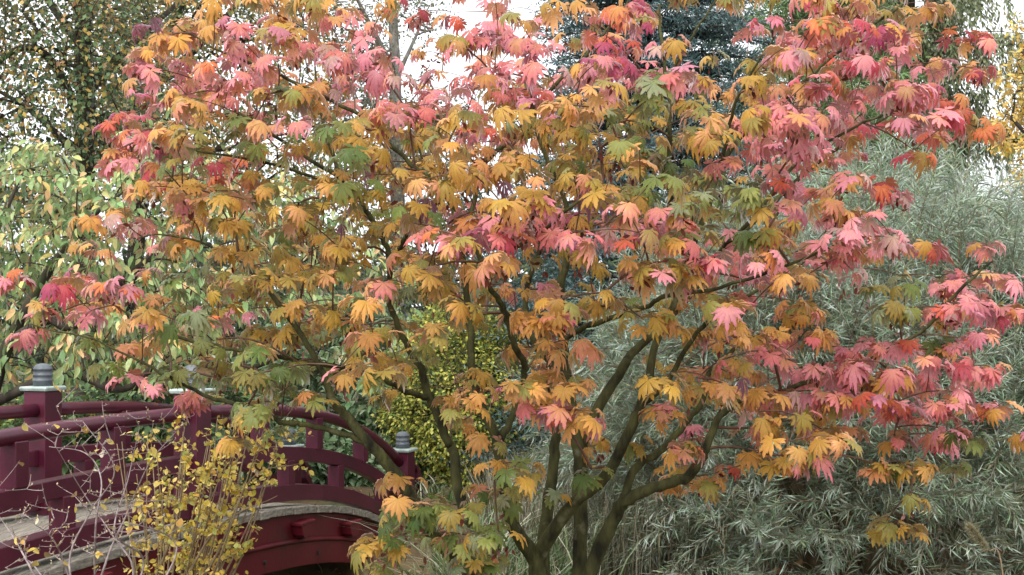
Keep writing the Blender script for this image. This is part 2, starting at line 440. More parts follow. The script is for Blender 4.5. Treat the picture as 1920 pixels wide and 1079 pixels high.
# ------------------------------------------------------------------ bridge
def build_bridge():
    root = empty('arched_bridge', (*(BR_O + BR_D * 1.3 + BR_N * BR_W / 2), -0.5),
                 'burgundy painted arched wooden footbridge with grey metal capped posts', 'bridge')
    s0, s1, mid = -2.9, 6.06, 2.047
    def pt(s, lat, z):                       # lat: 0 near railing, BR_W far railing, negative towards the viewer
        p = BR_O + BR_D * s + BR_N * lat
        return np.array([p[0], p[1], z])
    def sweep(a, b, lat, w, h, zoff, mat, name, n=16, bevel=0.008, top_out=0.0):
        m = MB(); rs = []
        for s in np.linspace(a, b, n):
            z = curb(s) + zoff
            rs.append([pt(s, lat - w/2, z - h/2), pt(s, lat + w/2, z - h/2), pt(s, lat + w/2, z + h/2), pt(s, lat - w/2, z + h/2)])
        m.rings(rs); return m.build(name, mat, root, bevel=bevel)
    def upright(s, lat, w, za, zb, name, bevel=0.007):
        m = MB(); ax = [[*BR_D, 0], [*BR_N, 0], [0, 0, 1]]
        m.box(pt(s, lat, (za + zb) / 2), (w, w, zb - za), ax)
        return m.build(name, M_RED, root, bevel=bevel)
    def cap(post, s, lat, z):
        m = MB(); prof = [(0.0, 0.118), (0.022, 0.125), (0.034, 0.118), (0.036, 0.09)]
        ax = [[*BR_D, 0], [*BR_N, 0], [0, 0, 1]]
        sq = [pt(s, lat, 0)[:2]]
        rs = []
        for dz, r in prof:
            rs.append([pt(s + i * r, lat + j * r, z + dz) for i, j in ((-1, -1), (1, -1), (1, 1), (-1, 1))])
        m.rings(rs); m.build('cap_plate', M_LEADLIT, post, bevel=0.004)
        m = MB(); rs = []
        for dz, r in [(0.034, 0.076), (0.07, 0.072), (0.074, 0.077), (0.084, 0.077), (0.088, 0.071), (0.112, 0.070), (0.116, 0.075), (0.126, 0.075), (0.130, 0.070),
                      (0.158, 0.069), (0.162, 0.074), (0.172, 0.074), (0.176, 0.068), (0.190, 0.062), (0.203, 0.046), (0.210, 0.024), (0.212, 0.004)]:
            rs.append([pt(s, lat, z + dz) + r * np.array([math.cos(a), math.sin(a), 0]) for a in np.linspace(0, 2*math.pi, 24, endpoint=False)])
        m.rings(rs); m.build('finial', M_LEAD, post, smooth=True)
    for lat in (0.0, BR_W):
        posts = [s0 + 0.9, mid, s1]
        for s in posts:
            top = curb(s) + 0.815 + 0.10
            p = upright(s, lat, 0.20, curb(s) - 0.10, top, 'post')
            cap(p, s, lat, top)
        ends = [s0 + 0.1] + posts
        for a, b in zip(ends[:-1], ends[1:]):
            pts = [pt(s, lat, curb(s) + 0.765) for s in np.linspace(a + (0.08 if a in posts else 0), b - 0.08, 18)]
            m = MB(); m.tube(pts, 0.052, 16); m.build('handrail', M_RED, root, smooth=True)
            sweep(a + (0.095 if a in posts else 0), b - 0.095, lat, 0.09, 0.125, 0.40, M_RED, 'middle_rail')
        sweep(s0, s1 + 0.3, lat - 0.003 if lat == 0 else lat + 0.003, 0.125, 0.14, 0.07, M_RED, 'kerb_rail', 30)
        ups = [-1.6, -0.84, 0.123, 1.08, 3.05, 4.03, 5.01]; los = [-1.1, -0.35, 0.561, 1.56, 2.55, 3.5, 4.466, 5.516]
        for s in ups: upright(s, lat, 0.118, curb(s) + 0.455, curb(s) + 0.735, 'baluster')
        for s in los: upright(s, lat, 0.118, curb(s) + 0.13, curb(s) + 0.345, 'baluster')
        # curled end of the handrail beyond the last post
        zt = curb(s1) + 0.755
        m = MB(); m.tube([pt(s1 + a, lat, zt - b) for a, b in ((0.09, 0.0), (0.22, 0.02), (0.34, 0.05))], 0.045, 12); m.build('rail_end', M_RED, root, smooth=True)
        m = MB(); rs = []
        for a, b, w in ((0.28, 0.03, 0.10), (0.36, 0.12, 0.12), (0.36, 0.24, 0.13), (0.47, 0.34, 0.11), (0.53, 0.52, 0.11), (0.55, 0.75, 0.12), (0.56, 0.98, 0.13)):
            rs.append([pt(s1 + a - w/2, lat - 0.05, zt - b + .03), pt(s1 + a + w/2, lat - 0.05, zt - b), pt(s1 + a + w/2, lat + 0.05, zt - b), pt(s1 + a - w/2, lat + 0.05, zt - b + .03)])
        m.rings(rs); m.build('scroll_end', M_RED, root, bevel=0.01)
        m = MB(); m.box(pt(s1 + 0.30, lat, zt - 0.52), (0.34, 0.09, 0.07), [[*BR_D, 0], [*BR_N, 0], [0, 0, 1]]); m.build('end_tie', M_RED, root, bevel=0.006)
    # deck planks across the bridge, their grey ends show below the kerb rail
    s = s0
    while s < s1 + 0.25:
        w = 0.142
        zc = curb(s + w/2) - 0.075 + random.uniform(-0.003, 0.003); sl = (curb(s + w) - curb(s)) / w
        e0 = -0.16 + random.uniform(-0.008, 0.008)
        m = MB(); t = unit(np.array([*BR_D, sl]))
        ax = [t, [*BR_N, 0], np.cross(t, np.array([*BR_N, 0]))]
        m.box(pt(s + w/2, (BR_W - 0.0) / 2 + (e0 + 0.16) , zc), (w - 0.007, BR_W + 0.32, 0.062), ax)
        m.build('deck_plank', M_WOOD, root, bevel=0.004); s += w
    # curved side beams
    for lat, sg in ((-0.075, -1), (BR_W + 0.075, 1)):
        sweep(s0, s1 + 0.6, lat, 0.07, 0.22, -0.22, M_RED2, 'upper_side_beam', 30, 0.006)
        sweep(s0, s1 + 0.6, lat + 0.012 * sg, 0.075, 0.225, -0.445, M_RED2, 'lower_side_beam', 30, 0.006)
        pts = [pt(s, lat + 0.05 * sg, curb(s) - 0.338) for s in np.linspace(s0, s1 + 0.6, 30)]
        m = MB(); m.tube(pts, 0.022, 8); m.build('beam_moulding', M_RED2, root, smooth=True)
        for k in range(9):
            s = -2.2 + k * 0.95
            z = curb(s) - 0.225
            m = MB(); ax = [[*BR_D, 0], [*BR_N, 0], [0, 0, 1]]
            L = lat + sg * 0.085
            a = pt(s, L, z)
            m.box(pt(s, L, z + 0.045), (0.26, 0.11, 0.028), ax)
            rs = [[pt(s - q, L - 0.05, z + dz), pt(s + q, L - 0.05, z + dz), pt(s + q, L + 0.05 , z + dz), pt(s - q, L + 0.05, z + dz)] for dz, q in ((-0.08, 0.06), (-0.05, 0.09), (0.031, 0.115))]
            m.rings(rs); m.build('bracket', M_RED2, root, bevel=0.006)
            m = MB(); zb = curb(s + .35) - 0.46
            m.tube([pt(s + .35, lat + sg * 0.045, zb), pt(s + .35, lat + sg * 0.066, zb)], 0.017, 10); m.build('bolt', M_IRON, root)
    sweep(s0, s1 + 0.6, BR_W / 2, 0.16, 0.3, -0.27, M_RED2, 'centre_beam', 20, 0)
build_bridge()

# ------------------------------------------------------------------ maple
MAPLE_MAP = """
...mooOOrrrpooRy.ooPOo..
...oOPOPp.oPPoRo.pPRRpr.
...PPPPPPppPPPRPyyORPPr.
...pOPGOPPPOPOOGOYPPPPr.
..rROGPGYYYPYYGGYPPPrRr.
..pRGRyyGYYOOYYGgpPpr...
...oOYYYYGOOYYYGGGPOp...
..opOyYYYOPPPPPPGGOPP...
..ppgYYYyOYOyyoOPPOPorpp
pRPogYyYogYyOyyyOPg.ggPP
p.ooGpYYYyoyoygyoOOoggPP
..goGGGgyy.yOo.yoOPPPPPp
...ppGGyyyooOo.yOOPPOPp.
.....yg...o.oo.oroOOPPPo
...........og.yoroO..yg.
.........o.y.g.oo...yy..
.........gGG........yy..
........yGGG............
""".strip().split('\n')
def C(*a): return lin(*a)
PAL = {   # base colour, tip colour, weight
 'P': [((230,150,124),(240,134,152),3.4),((228,148,140),(240,146,168),3.4),((228,164,108),(240,146,142),1.6),((206,134,138),(218,130,152),1.5),((218,130,112),(230,112,128),1.4),((194,158,134),(210,156,162),.9),((208,160,86),(224,150,108),.7)],
 'R': [((214,112,74),(208,72,68),3),((198,80,84),(194,66,92),2.4),((224,136,72),(222,100,70),2.2),((176,76,96),(182,74,116),2),((210,150,74),(216,120,80),1.2)],
 'O': [((222,168,82),(230,160,100),3),((208,158,68),(222,154,84),3),((228,174,96),(234,158,120),2),((192,146,62),(206,146,72),1.8),((216,154,98),(228,140,122),1.2),((158,148,74),(180,150,76),1.0)],
 'Y': [((200,158,62),(210,164,76),3),((184,146,56),(198,150,64),3),((212,170,76),(222,162,88),1.8),((160,138,58),(176,144,62),2.0),((138,136,66),(160,144,68),2.0),((206,146,78),(216,142,94),.7)],
 'G': [((112,126,56),(124,134,62),3),((132,140,70),(146,146,74),2.4),((96,116,56),(110,126,58),2.2),((142,152,106),(152,152,112),1.6),((160,146,66),(176,148,70),1.4),((174,150,106),(188,138,118),.7)],
 'm': [((120,56,70),(132,66,88),1)],
}
keys, pairs_m = {}, []
for k, L in PAL.items():
    w = np.array([e[2] for e in L], float); keys[k] = (np.arange(len(pairs_m), len(pairs_m) + len(L)), w / w.sum())
    for a, b, _ in L: pairs_m.append((C(a), C(b)))
pairs_m = np.clip(np.array(pairs_m) * 0.90, 0, 0.9)

MB_X, MB_Y = (1040 - CX) / F_PX * 5.0, 5.0
STEMS = [  # px, py, distance, width in px at that point; each limb is one piece
 ('stem', [(1046,1330,5.0,60),(1016,1150,5.0,52),(1008,1060,5.0,46),(962,985,4.95,36),(942,890,4.9,33),(930,822,4.9,30),(905,770,4.9,24),(886,700,4.9,21),(880,610,4.95,19),(868,490,5.0,16),(852,400,5.1,12),(835,330,5.2,8)]),
 ('stem', [(1030,1300,5.0,58),(1014,1120,5.0,50),(1010,1046,4.98,40),(1076,946,4.9,33),(1134,897,4.85,30),(1177,815,4.8,28),(1201,762,4.8,25),(1216,719,4.8,22),(1228,647,4.85,19),(1268,560,4.9,17),(1300,460,5.0,15),(1330,380,5.05,15),(1352,310,5.1,14),(1400,245,5.1,12),(1500,160,5.1,9),(1600,75,5.1,7),(1690,10,5.1,5)]),
 ('stem', [(1038,1300,5.05,50),(1018,1080,5.1,40),(1034,900,5.2,30),(1043,800,5.25,25),(1040,700,5.3,20),(1000,640,5.4,16),(985,560,5.5,14),(1010,470,5.5,11),(1020,380,5.5,8)]),
 ('stem', [(1070,1320,5.05,58),(1088,1150,5.05,42),(1088,1079,5.05,40),(1088,925,5.1,39),(1086,848,5.1,36),(1067,752,5.15,33),(1055,632,5.2,29),(1050,545,5.25,25),(1062,480,5.3,20),(1060,380,5.3,14),(1010,260,5.3,10),(985,160,5.3,7)]),
 ('stem', [(1070,1290,5.0,54),(1100,1100,4.95,42),(1148,978,4.9,36),(1172,940,4.85,34),(1225,916,4.8,31),(1283,897,4.75,29),(1312,868,4.7,26),(1326,834,4.7,22),(1350,780,4.75,17),(1400,745,4.8,15),(1470,732,4.85,14),(1551,702,4.85,13),(1604,686,4.8,11),(1690,645,4.75,9),(1740,612,4.7,8),(1808,535,4.65,7),(1860,490,4.65,4)]),
 ('branch', [(1166,944,4.87,26),(1192,877,4.9,22),(1235,848,4.95,20),(1283,796,5.0,18),(1317,752,5.0,15),(1330,700,5.05,12),(1400,640,5.1,9),(1480,610,5.1,6)]),
 ('branch', [(1086,870,5.12,24),(1115,781,5.2,28),(1168,690,5.25,26),(1192,656,5.3,22),(1280,570,5.4,18),(1360,470,5.5,14),(1440,390,5.6,11),(1540,300,5.7,8),(1690,205,5.7,5)]),
 ('branch', [(1205,755,4.8,20),(1240,728,4.7,17),(1283,661,4.6,13),(1330,600,4.5,10),(1420,545,4.4,7)]),
 ('stem', [(1020,1310,5.0,50),(980,1240,4.95,44),(870,1072,4.8,36),(793,979,4.7,34),(755,905,4.65,32),(696,837,4.6,29),(657,787,4.6,26),(630,758,4.6,22),(600,690,4.6,16),(560,620,4.6,12),(500,540,4.6,8),(440,480,4.6,5)]),
 ('branch', [(700,842,4.6,18),(657,819,4.6,16),(577,798,4.6,15),(527,791,4.55,12),(468,766,4.5,11),(390,745,4.5,9),(345,722,4.5,8),(285,690,4.5,6),(180,640,4.5,4),(60,610,4.5,3)]),
 ('stem', [(1025,1320,5.05,46),(940,1150,5.1,36),(890,1020,5.1,32),(862,930,5.15,30),(850,850,5.2,27),(838,824,5.2,24),(816,771,5.2,22),(800,735,5.2,22),(788,693,5.2,20),(766,654,5.2,18),(742,600,5.2,16),(731,561,5.2,16),(730,495,5.2,16),(725,464,5.2,15),(708,428,5.2,14),(691,403,5.2,12),(650,345,5.2,10),(560,285,5.2,8),(440,205,5.2,6),(340,150,5.2,3)]),
 ('branch', [(802,745,5.18,16),(770,738,5.1,15),(730,718,5.0,14),(675,696,4.9,13),(591,682,4.8,12),(494,665,4.7,10),(400,650,4.7,8),(300,620,4.7,6),(190,560,4.7,3)]),
 ('branch', [(936,826,4.9,22),(957,790,4.95,20),(975,730,5.0,16),(985,690,5.0,18),(965,650,4.9,17),(950,600,4.85,16),(936,564,4.8,15),(914,536,4.75,13),(902,495,4.7,12),(883,439,4.7,11),(846,382,4.7,11),(786,322,4.7,11),(712,252,4.7,10),(682,219,4.7,9),(579,166,4.7,8),(490,128,4.7,7),(400,90,4.7,5),(330,45,4.7,3)]),
 ('branch', [(733,490,5.2,13),(758,450,5.15,13),(770,400,5.1,8),(790,300,5.1,6),(760,190,5.1,4)]),
 ('branch', [(870,470,5.0,12),(900,330,5.1,11),(920,294,5.1,11),(975,245,5.1,10),(996,208,5.1,9),(1058,144,5.1,8),(1091,113,5.1,8),(1116,83,5.1,7),(1152,40,5.1,6),(1180,0,5.1,4)]),
 ('branch', [(1296,470,4.98,13),(1268,440,4.9,12),(1254,350,4.85,11),(1256,200,4.8,10),(1246,120,4.8,8),(1236,10,4.8,5)]),
 ('branch', [(1252,150,4.8,7),(1290,80,4.75,6),(1345,-5,4.7,4)]),
 ('branch', [(1346,325,5.08,10),(1364,260,5.0,9),(1380,190,4.9,7),(1420,120,4.8,5),(1470,40,4.8,3)]),
 ('branch', [(1290,540,4.95,12),(1350,470,4.8,10),(1420,400,4.7,9),(1490,310,4.7,8),(1600,240,4.7,6),(1690,205,4.7,4)]),
 ('branch', [(1055,640,5.2,14),(1100,612,4.9,12),(1205,578,4.7,11),(1249,556,4.6,10),(1350,540,4.5,8),(1480,495,4.4,7),(1560,462,4.4,4)]),
 ('branch', [(640,345,5.2,10),(617,267,5.2,9),(602,213,5.2,7),(590,120,5.2,4)]),
 ('branch', [(655,350,5.2,9),(600,335,5.2,8),(500,305,5.1,7),(380,285,5.0,5),(260,265,5.0,3)]),
 ('branch', [(560,620,4.6,10),(480,520,4.7,8),(420,470,4.8,6),(310,440,4.9,4),(240,450,4.9,3)]),
 ('branch', [(890,1020,5.1,18),(860,1010,4.7,14),(820,1000,4.4,10),(760,990,4.3,6)]),
 ('branch', [(900,440,4.8,9),(940,470,4.5,10),(1010,440,4.3,9),(1060,395,4.2,8),(1110,360,4.2,6)]),
]
MAPLE_BRANCH_PTS = []
def build_maple():
    gz = float(ground_z(MB_X, MB_Y))
    root = empty('maple_tree', (MB_X, MB_Y, gz), 'multi-stemmed full moon maple with pink, orange and olive cut leaves', 'tree')
    skel = []
    for nm, pts in STEMS:
        w = np.array([p[3] * p[2] / F_PX / 2 * (0.72 if p[3] > 12 else 0.85) for p in pts]); Q = np.array([P(*p[:3]) for p in pts])
        sp = smooth_path(Q, 5); rr = np.interp(np.linspace(0, len(Q) - 1, len(sp)), np.arange(len(Q)), w)
        m = MB(); m.tube(sp + rng.normal(0, 0.0025, sp.shape), rr * (1 + rng.normal(0, 0.03, len(rr))), 10)
        m.build(nm, M_BARK_MAPLE, root, smooth=True)
        ok = rr < 0.032
        skel += [p for p, k in zip(sp, ok) if k]
    skel = np.array(skel)
    MAPLE_BRANCH_PTS.append(skel)
    # leaf clumps from the coarse map of the crown
    cl, ck, cu = [], [], []
    for r, row in enumerate(MAPLE_MAP):
        for c, ch in enumerate(row):
            if ch == '.': continue
            dense = ch.isupper()
            n = 6 if dense else (2 if ch != 'm' else 1)
            if dense and ch in 'PR' and r < 5: n = 6
            for k in range(n):
                px = (c + rng.random() * 1.1 - .05) * 80; py = (r + rng.random() * 1.1 - .1) * 60
                rho = math.hypot((px - 1000) / 980, (py - 470) / 720)
                D = 1.3 * math.sqrt(max(0.02, 1 - min(rho, 0.99) ** 2))
                u = rng.uniform(-1, 1)
                if py > 840: u = u * 0.4 - (0.5 if px < 1000 else 0.2)
                if px > 1400 and py > 560: D, u = 0.45, u - 0.4
                Y = 5.0 + u * D
                ph = 22 * math.sin(px / 210) + 16 * math.sin(Y * 3 + px / 340); lay = round((py - ph) / 58) * 58 + ph   # leaves lie in tiers
                py += 0.62 * (lay - py)
                cl.append(P(px, py - 24, Y)); ck.append(ch.upper() if ch != 'm' else 'm'); cu.append(u)
    for px, py, ch in [(1000,610,'O'),(1050,600,'O'),(1010,770,'P'),(1050,780,'P'),(1090,800,'P'),(1000,740,'O'),(1060,740,'O'),(870,770,'O'),(905,745,'O'),(880,410,'P'),(930,415,'P'),(980,430,'P'),(1040,455,'P'),(830,440,'O'),
                       (1200,510,'P'),(1260,505,'O'),(1330,490,'P'),(1420,490,'P'),(1480,520,'O'),(720,545,'O'),(750,430,'Y'),(1240,600,'Y'),(1300,370,'G'),(1200,370,'G'),(1400,370,'G'),(1560,830,'O'),(1480,840,'O'),(700,640,'O'),(640,700,'O'),(850,960,'G'),(740,940,'O')]:
        cl.append(P(px, py - 12, 4.05)); ck.append(ch); cu.append(-0.9)
    cl = np.array(cl)
    A, paths, w, n0 = grow(skel, cl, 1.2, 0.10, 4, 0.06, np.array([MB_X, MB_Y]))
    tag(link('twigs', twig_mesh(A, paths, w, 0.0017, 5, 0.42, 0.009), M_TWIG, root), kind='stuff')
    tm = [t_maple(rng, 11, dr, 142) for dr in (0.28, 0.42, 0.58, 0.75)] + [t_maple(rng, 9, dr, 128) for dr in (0.35, 0.55, 0.85)] + [t_maple(rng, 11, 1.0, 132)]
    pos, dv, nm, sz, pk = [], [], [], [], []
    for c, k, u in zip(cl, ck, cu):
        outv = unit(np.array([c[0] - MB_X, c[1] - MB_Y - 0.3, 0.0]) + 1e-6)
        n = rng.integers(3, 6)
        a0 = rng.uniform(0, 2 * np.pi)
        for j in range(n):
            az = a0 + j * 2 * np.pi / n + rng.normal(0, 0.35)
            h = np.array([math.cos(az), math.sin(az), 0]) * 0.9 + outv * 0.45; h[2] = 0
            h = unit(h)
            tilt = np.clip(rng.normal(0.7, 0.35), -0.1, 1.8)
            pet = rng.uniform(0.025, 0.075)
            p = c + h * pet + np.array([0, 0, rng.uniform(-0.03, 0.015)])
            pos.append(p); dv.append(h + np.array([0, 0, -tilt]))
            up = np.array([0, 0, 1.0]) + h * tilt + rng.normal(0, 0.22, 3); nm.append(up)
            sz.append(rng.uniform(0.044, 0.070))
            kk = k
            q = rng.random()
            if u > 0.2 and q < 0.35: kk = {'P': 'O', 'R': 'P', 'O': 'Y', 'Y': 'G', 'G': 'Y', 'm': 'm'}[k]
            elif q < (0.10 if k == 'P' else 0.16): kk = {'P': 'R', 'R': 'O', 'O': 'Y', 'Y': 'O', 'G': 'Y', 'm': 'm'}[k]
            elif q < 0.24: kk = {'P': 'P', 'R': 'P', 'O': 'P', 'Y': 'G', 'G': 'G', 'm': 'm'}[k]
            pk.append(rng.choice(keys[kk][0], p=keys[kk][1]))
    foliage(root, tm, np.array(pos), np.array(dv), np.array(nm), np.array(sz), pairs_m, np.array(pk), M_MAPLE, 300, 0.12, cell=30)
    # bunches of winged seeds hanging below the leaves
    sp_, sd_, sn_, ss_ = [], [], [], []
    for i in rng.choice(len(cl), 330, replace=False):
        for j in range(rng.integers(5, 12)):
            sp_.append(cl[i] + rng.normal(0, 0.022, 3) + np.array([0, 0, -0.05])); sd_.append(rng.normal(0, 0.6, 3) + np.array([0, 0, -0.8]))
            sn_.append(rng.normal(0, 1, 3)); ss_.append(rng.uniform(0.022, 0.036))
    foliage(root, [t_simple(0.2, 0.1, 0.2, n=2)], sp_, sd_, sn_, ss_, np.array([[C(112, 66, 54), C(136, 84, 70)], [C(150, 108, 96), C(176, 134, 124)], [C(90, 46, 40), C(112, 60, 50)]]), rng.integers(0, 3, len(sp_)), M_DRY, 0, 0.15, name='winged_seeds')
    # a few withered purple leaves folded shut
    wt = t_maple(rng, 7, 0.9, 62)
    for px, py, Y, s in [(685,296,4.2,.075),(806,372,4.1,.085),(945,338,4.1,.07),(1098,352,4.05,.085),(1125,362,4.05,.08),(1392,708,4.1,.06),(1452,312,4.4,.05),(288,32,4.6,.06),(1405,440,4.4,.05),(640,420,4.3,.045)]:
        me = mesh_np('withered_leaf', wt[0], wt[1], True, np.outer(1 - wt[2], C(104, 62, 70)) + np.outer(wt[2], C(146, 104, 124)))
        me.materials.append(M_MAPLE)
        o = bpy.data.objects.new('withered_leaf', me); col.objects.link(o); o.parent = root
        Rm = frames(np.array([[random.uniform(-.5, .5), -0.5, -0.9]]), np.array([[random.uniform(-.4, .4), -0.8, 0.5]]))[0]
        M = Matrix(Rm.tolist()).to_4x4() @ Matrix.Scale(s, 4); M.translation = Vector(P(px, py, Y).tolist()) - root.location
        o.matrix_basis = M
        tag(o, 'withered purple folded leaf')
build_maple()

# ------------------------------------------------------------------ generic leafy plant
def plant(name, label, cat, base_xy, targets, k, rad, tm, size, pairs, weights, mat=M_LEAF, bark=M_BARK_DARK, skel=None, trunk_r=0.03, r0=0.002,
          out_c=None, droop=0.4, flat=1.0, nobj=0, group=None, upn=1.0, jit=0.14, rmax=0.2, hang=0.0, cell=12, updir=0.0):
    bx, by = base_xy; gz = float(ground_z(bx, by))
    root = empty(name, (bx, by, gz), label, cat, group)
    T = np.asarray(targets, float)
    if skel is None:
        top = T.mean(0); q = np.array([[bx, by, gz - 0.05], [bx * .7 + top[0] * .3, by * .7 + top[1] * .3, gz + (top[2] - gz) * .4], top])
        limbs = [(q, (trunk_r, trunk_r * 0.8, trunk_r * 0.35))]
    else: limbs = skel
    pts = []
    for q, rr in limbs:
        sp = smooth_path(q, 6); r = np.interp(np.linspace(0, 1, len(sp)), np.linspace(0, 1, len(rr)), rr)
        m = MB(); m.tube(sp + rng.normal(0, 0.06 * r.mean(), sp.shape), r, 10); m.build('trunk' if len(pts) == 0 else 'limb', bark, root, smooth=True)
        pts += list(sp[max(1, len(sp) // 5):])
    A, paths, w, n0 = grow(np.array(pts), T, 0.8, 0.12, 3, 0.08)
    tag(link('twigs', twig_mesh(A, paths, w, r0, 4, 0.45, rmax), bark, root), kind='stuff')
    n = len(T) * k
    c = np.repeat(T, k, 0)
    off = rng.normal(0, 1, (n, 3)); off = unit(off) * (rng.random((n, 1)) ** 0.5) * rad; off[:, 2] *= flat
    oc = T.mean(0) if out_c is None else np.asarray(out_c)
    o = unit(c - oc); d = unit(off) * 0.8 + o * 0.5 + rng.normal(0, 0.4, (n, 3)); d[:, 2] += -droop + updir
    nr = np.array([0, 0, upn]) + o * 0.5 + rng.normal(0, 0.45, (n, 3))
    s = size * rng.uniform(0.7, 1.25, n); wts = np.array(weights, float)
    if np.ndim(wts) == 1: pk = rng.choice(len(wts), n, p=wts / wts.sum())
    foliage(root, tm, c + off, d, nr, s, pairs, pk, mat, nobj, jit, cell=cell)
    return root

def blob(n, c, r, shell=0.45, zmin=None):
    """points in an ellipsoid, more of them near its surface"""
    v = unit(rng.normal(0, 1, (n, 3))) * (shell + (1 - shell) * rng.random((n, 1)) ** 0.6)
    v = v * np.array(r) + np.array(c)
    if zmin is not None: v[:, 2] = np.maximum(v[:, 2], zmin + rng.random(n) * 0.1)
    return v

def pxblob(n, boxes, Y0, Y1):
    """points filling boxes given in photo pixels (x0, y0, x1, y1, weight) between two distances"""
    w = np.array([b[4] for b in boxes], float); i = rng.choice(len(boxes), n, p=w / w.sum()); out = []
    for k in i:
        x0, y0, x1, y1, _ = boxes[k]
        out.append(P(rng.uniform(x0, x1), rng.uniform(y0, y1), rng.uniform(Y0, Y1)))
    return np.array(out)

def pr(*L): return np.array([[lin(a), lin(b)] for a, b in L])

# ------------------------------------------------------------------ willow with narrow silver leaves
def build_willow(name, label, cx, cy, rx, ry, ztop, nshoot, seed, group=None):
    r = np.random.default_rng(seed)
    gz = float(ground_z(cx, cy)); root = empty(name, (cx, cy, gz), label, 'shrub', group)
    H = ztop - gz
    # points on and inside a dome
    n = nshoot
    v = unit(r.normal(0, 1, (n, 3))); v[:, 2] = np.abs(v[:, 2]) * 1.0
    front = v[:, 1] > 0.3; v[front & (r.random(n) < 0.75), 1] *= -1
    rad = 0.55 + 0.45 * r.random(n) ** 0.6
    lump = 1 + 0.10 * np.sin(v[:, 0] * 7 + seed) * np.cos(v[:, 2] * 9) + 0.06 * np.sin(v[:, 0] * 17 + v[:, 1] * 11)
    base = np.sign(v) * np.abs(v) ** 0.8 * (rad * lump)[:, None] * np.array([rx, ry, H * 0.93]) + np.array([cx, cy, gz])
    outd = unit(v * np.array([1, 1, 0.7]))
    hrel = np.clip((base[:, 2] - gz) / H, 0, 1)
    keep = (r.random(n) < 0.45 + 1.6 * hrel); base, outd, hrel, v = base[keep], outd[keep], hrel[keep], v[keep]; n = len(base)   # thin and twiggy near the ground
    d0 = outd * 0.55 + np.array([0, 0, 1.0]) * (0.15 + 0.75 * hrel)[:, None] + r.normal(0, 0.38, (n, 3))
    d0 = unit(d0); ln = r.uniform(0.28, 0.6, n)
    sag = np.array([0, 0, -1.0]) * (0.55 - 0.35 * hrel)[:, None]
    K = 38
    u = (np.arange(K) + 0.5) / K
    # leaves along each shoot
    ptsL = base[:, None] + d0[:, None] * (ln[:, None] * u)[..., None] + sag[:, None] * (ln[:, None] * u * u)[..., None] * 0.5
    tan = unit(d0[:, None] + sag[:, None] * u[None, :, None])
    az = (np.arange(K) * 2.4)[None] + r.random((n, 1)) * 6.28 + r.normal(0, .3, (n, K))
    x = unit(np.cross(tan, np.array([0.3, 0.2, 1.0]))); y = np.cross(tan, x)
    side = x * np.cos(az)[..., None] + y * np.sin(az)[..., None]
    dirl = (tan * r.uniform(0.5, 1.1, (n, K, 1)) + side * 0.75 + np.array([0, 0, -0.12])).reshape(-1, 3)
    nr = (tan * -0.4 + side * 0.2 + np.array([0, 0, 1.0])).reshape(-1, 3) + r.normal(0, 0.3, (n * K, 3))
    size = (r.uniform(0.085, 0.155, (n, K)) * (1 - 0.45 * u ** 3)).ravel()
    hr = np.repeat(hrel, K)
    pairs = 1.35 * pr(((126,154,122),(150,174,142)), ((154,174,154),(186,200,182)), ((102,132,94),(126,152,112)), ((152,164,122),(174,180,142)), ((116,134,98),(142,156,122)), ((150,136,104),(170,154,120)))
    pick = np.where(r.random(n * K) < 0.3 + 0.25 * hr, 1, r.choice(6, n * K, p=[.36, .12, .22, .12, .14, .04]))
    tm = [t_quad(0.020, 0.16), t_quad(0.018, -0.08), t_quad(0.023, 0.3)]
    foliage(root, tm, ptsL.reshape(-1, 3), dirl, nr, size, pairs, pick, M_SILVER, 0, 0.14)
    # shoots and main stems
    skel = []
    for i in range(46):
        a = r.uniform(0, 6.28); q = r.uniform(0.15, 0.9)
        top = np.array([cx + math.cos(a) * rx * q, cy + math.sin(a) * ry * q, gz + H * (0.92 - 0.45 * q) * r.uniform(.7, 1)])
        b = np.array([cx + math.cos(a) * rx * q * 0.3, cy + math.sin(a) * ry * q * 0.3, gz - 0.03])
        midp = (b + top) / 2 + np.array([0, 0, 0.15 * H]) + r.normal(0, 0.08, 3)
        sp = smooth_path([b, midp, top], 6); m = MB(); m.tube(sp, np.linspace(0.024, 0.007, len(sp)), 6); m.build('stem', M_STRAW, root, smooth=True)
        skel += list(sp[3:])
    sel = r.random(n) < 0.5
    A, paths, w, n0 = grow(np.array(skel), base[sel], 0.3, 0.05, 3, 0.06)
    ends = []
    tag(link('twigs', twig_mesh(A, paths, w, 0.0022, 4, 0.3, 0.008), M_STRAW, root), kind='stuff')
    uu = np.linspace(0, 1, 4)
    vs_, fs_, o_ = [], [], 0
    for i in range(n):
        p = base[i] + d0[i] * (ln[i] * uu)[:, None] + sag[i] * (ln[i] * uu * uu)[:, None] * 0.5
        rr = tube_rings(p, np.linspace(0.003, 0.0012, 4), 3); V = np.vstack(rr)
        q = np.array([(a*3+b, a*3+(b+1)%3, (a+1)*3+(b+1)%3, (a+1)*3+b) for a in range(3) for b in range(3)])
        vs_.append(V); fs_.append(q + o_); o_ += len(V)
    tag(link('shoots', mesh_np('shoots', np.vstack(vs_), np.vstack(fs_)), M_STRAW, root), kind='stuff')
build_willow('silver_willow', 'broad silvery willow shrub with narrow leaves behind the maple', 2.5, 8.6, 2.1, 1.5, 2.72, 3500, 5)
build_willow('silver_willow', 'upright grey-green willow shrub standing behind the broad silvery one', 3.35, 10.5, 1.9, 1.2, 3.0, 1300, 9)

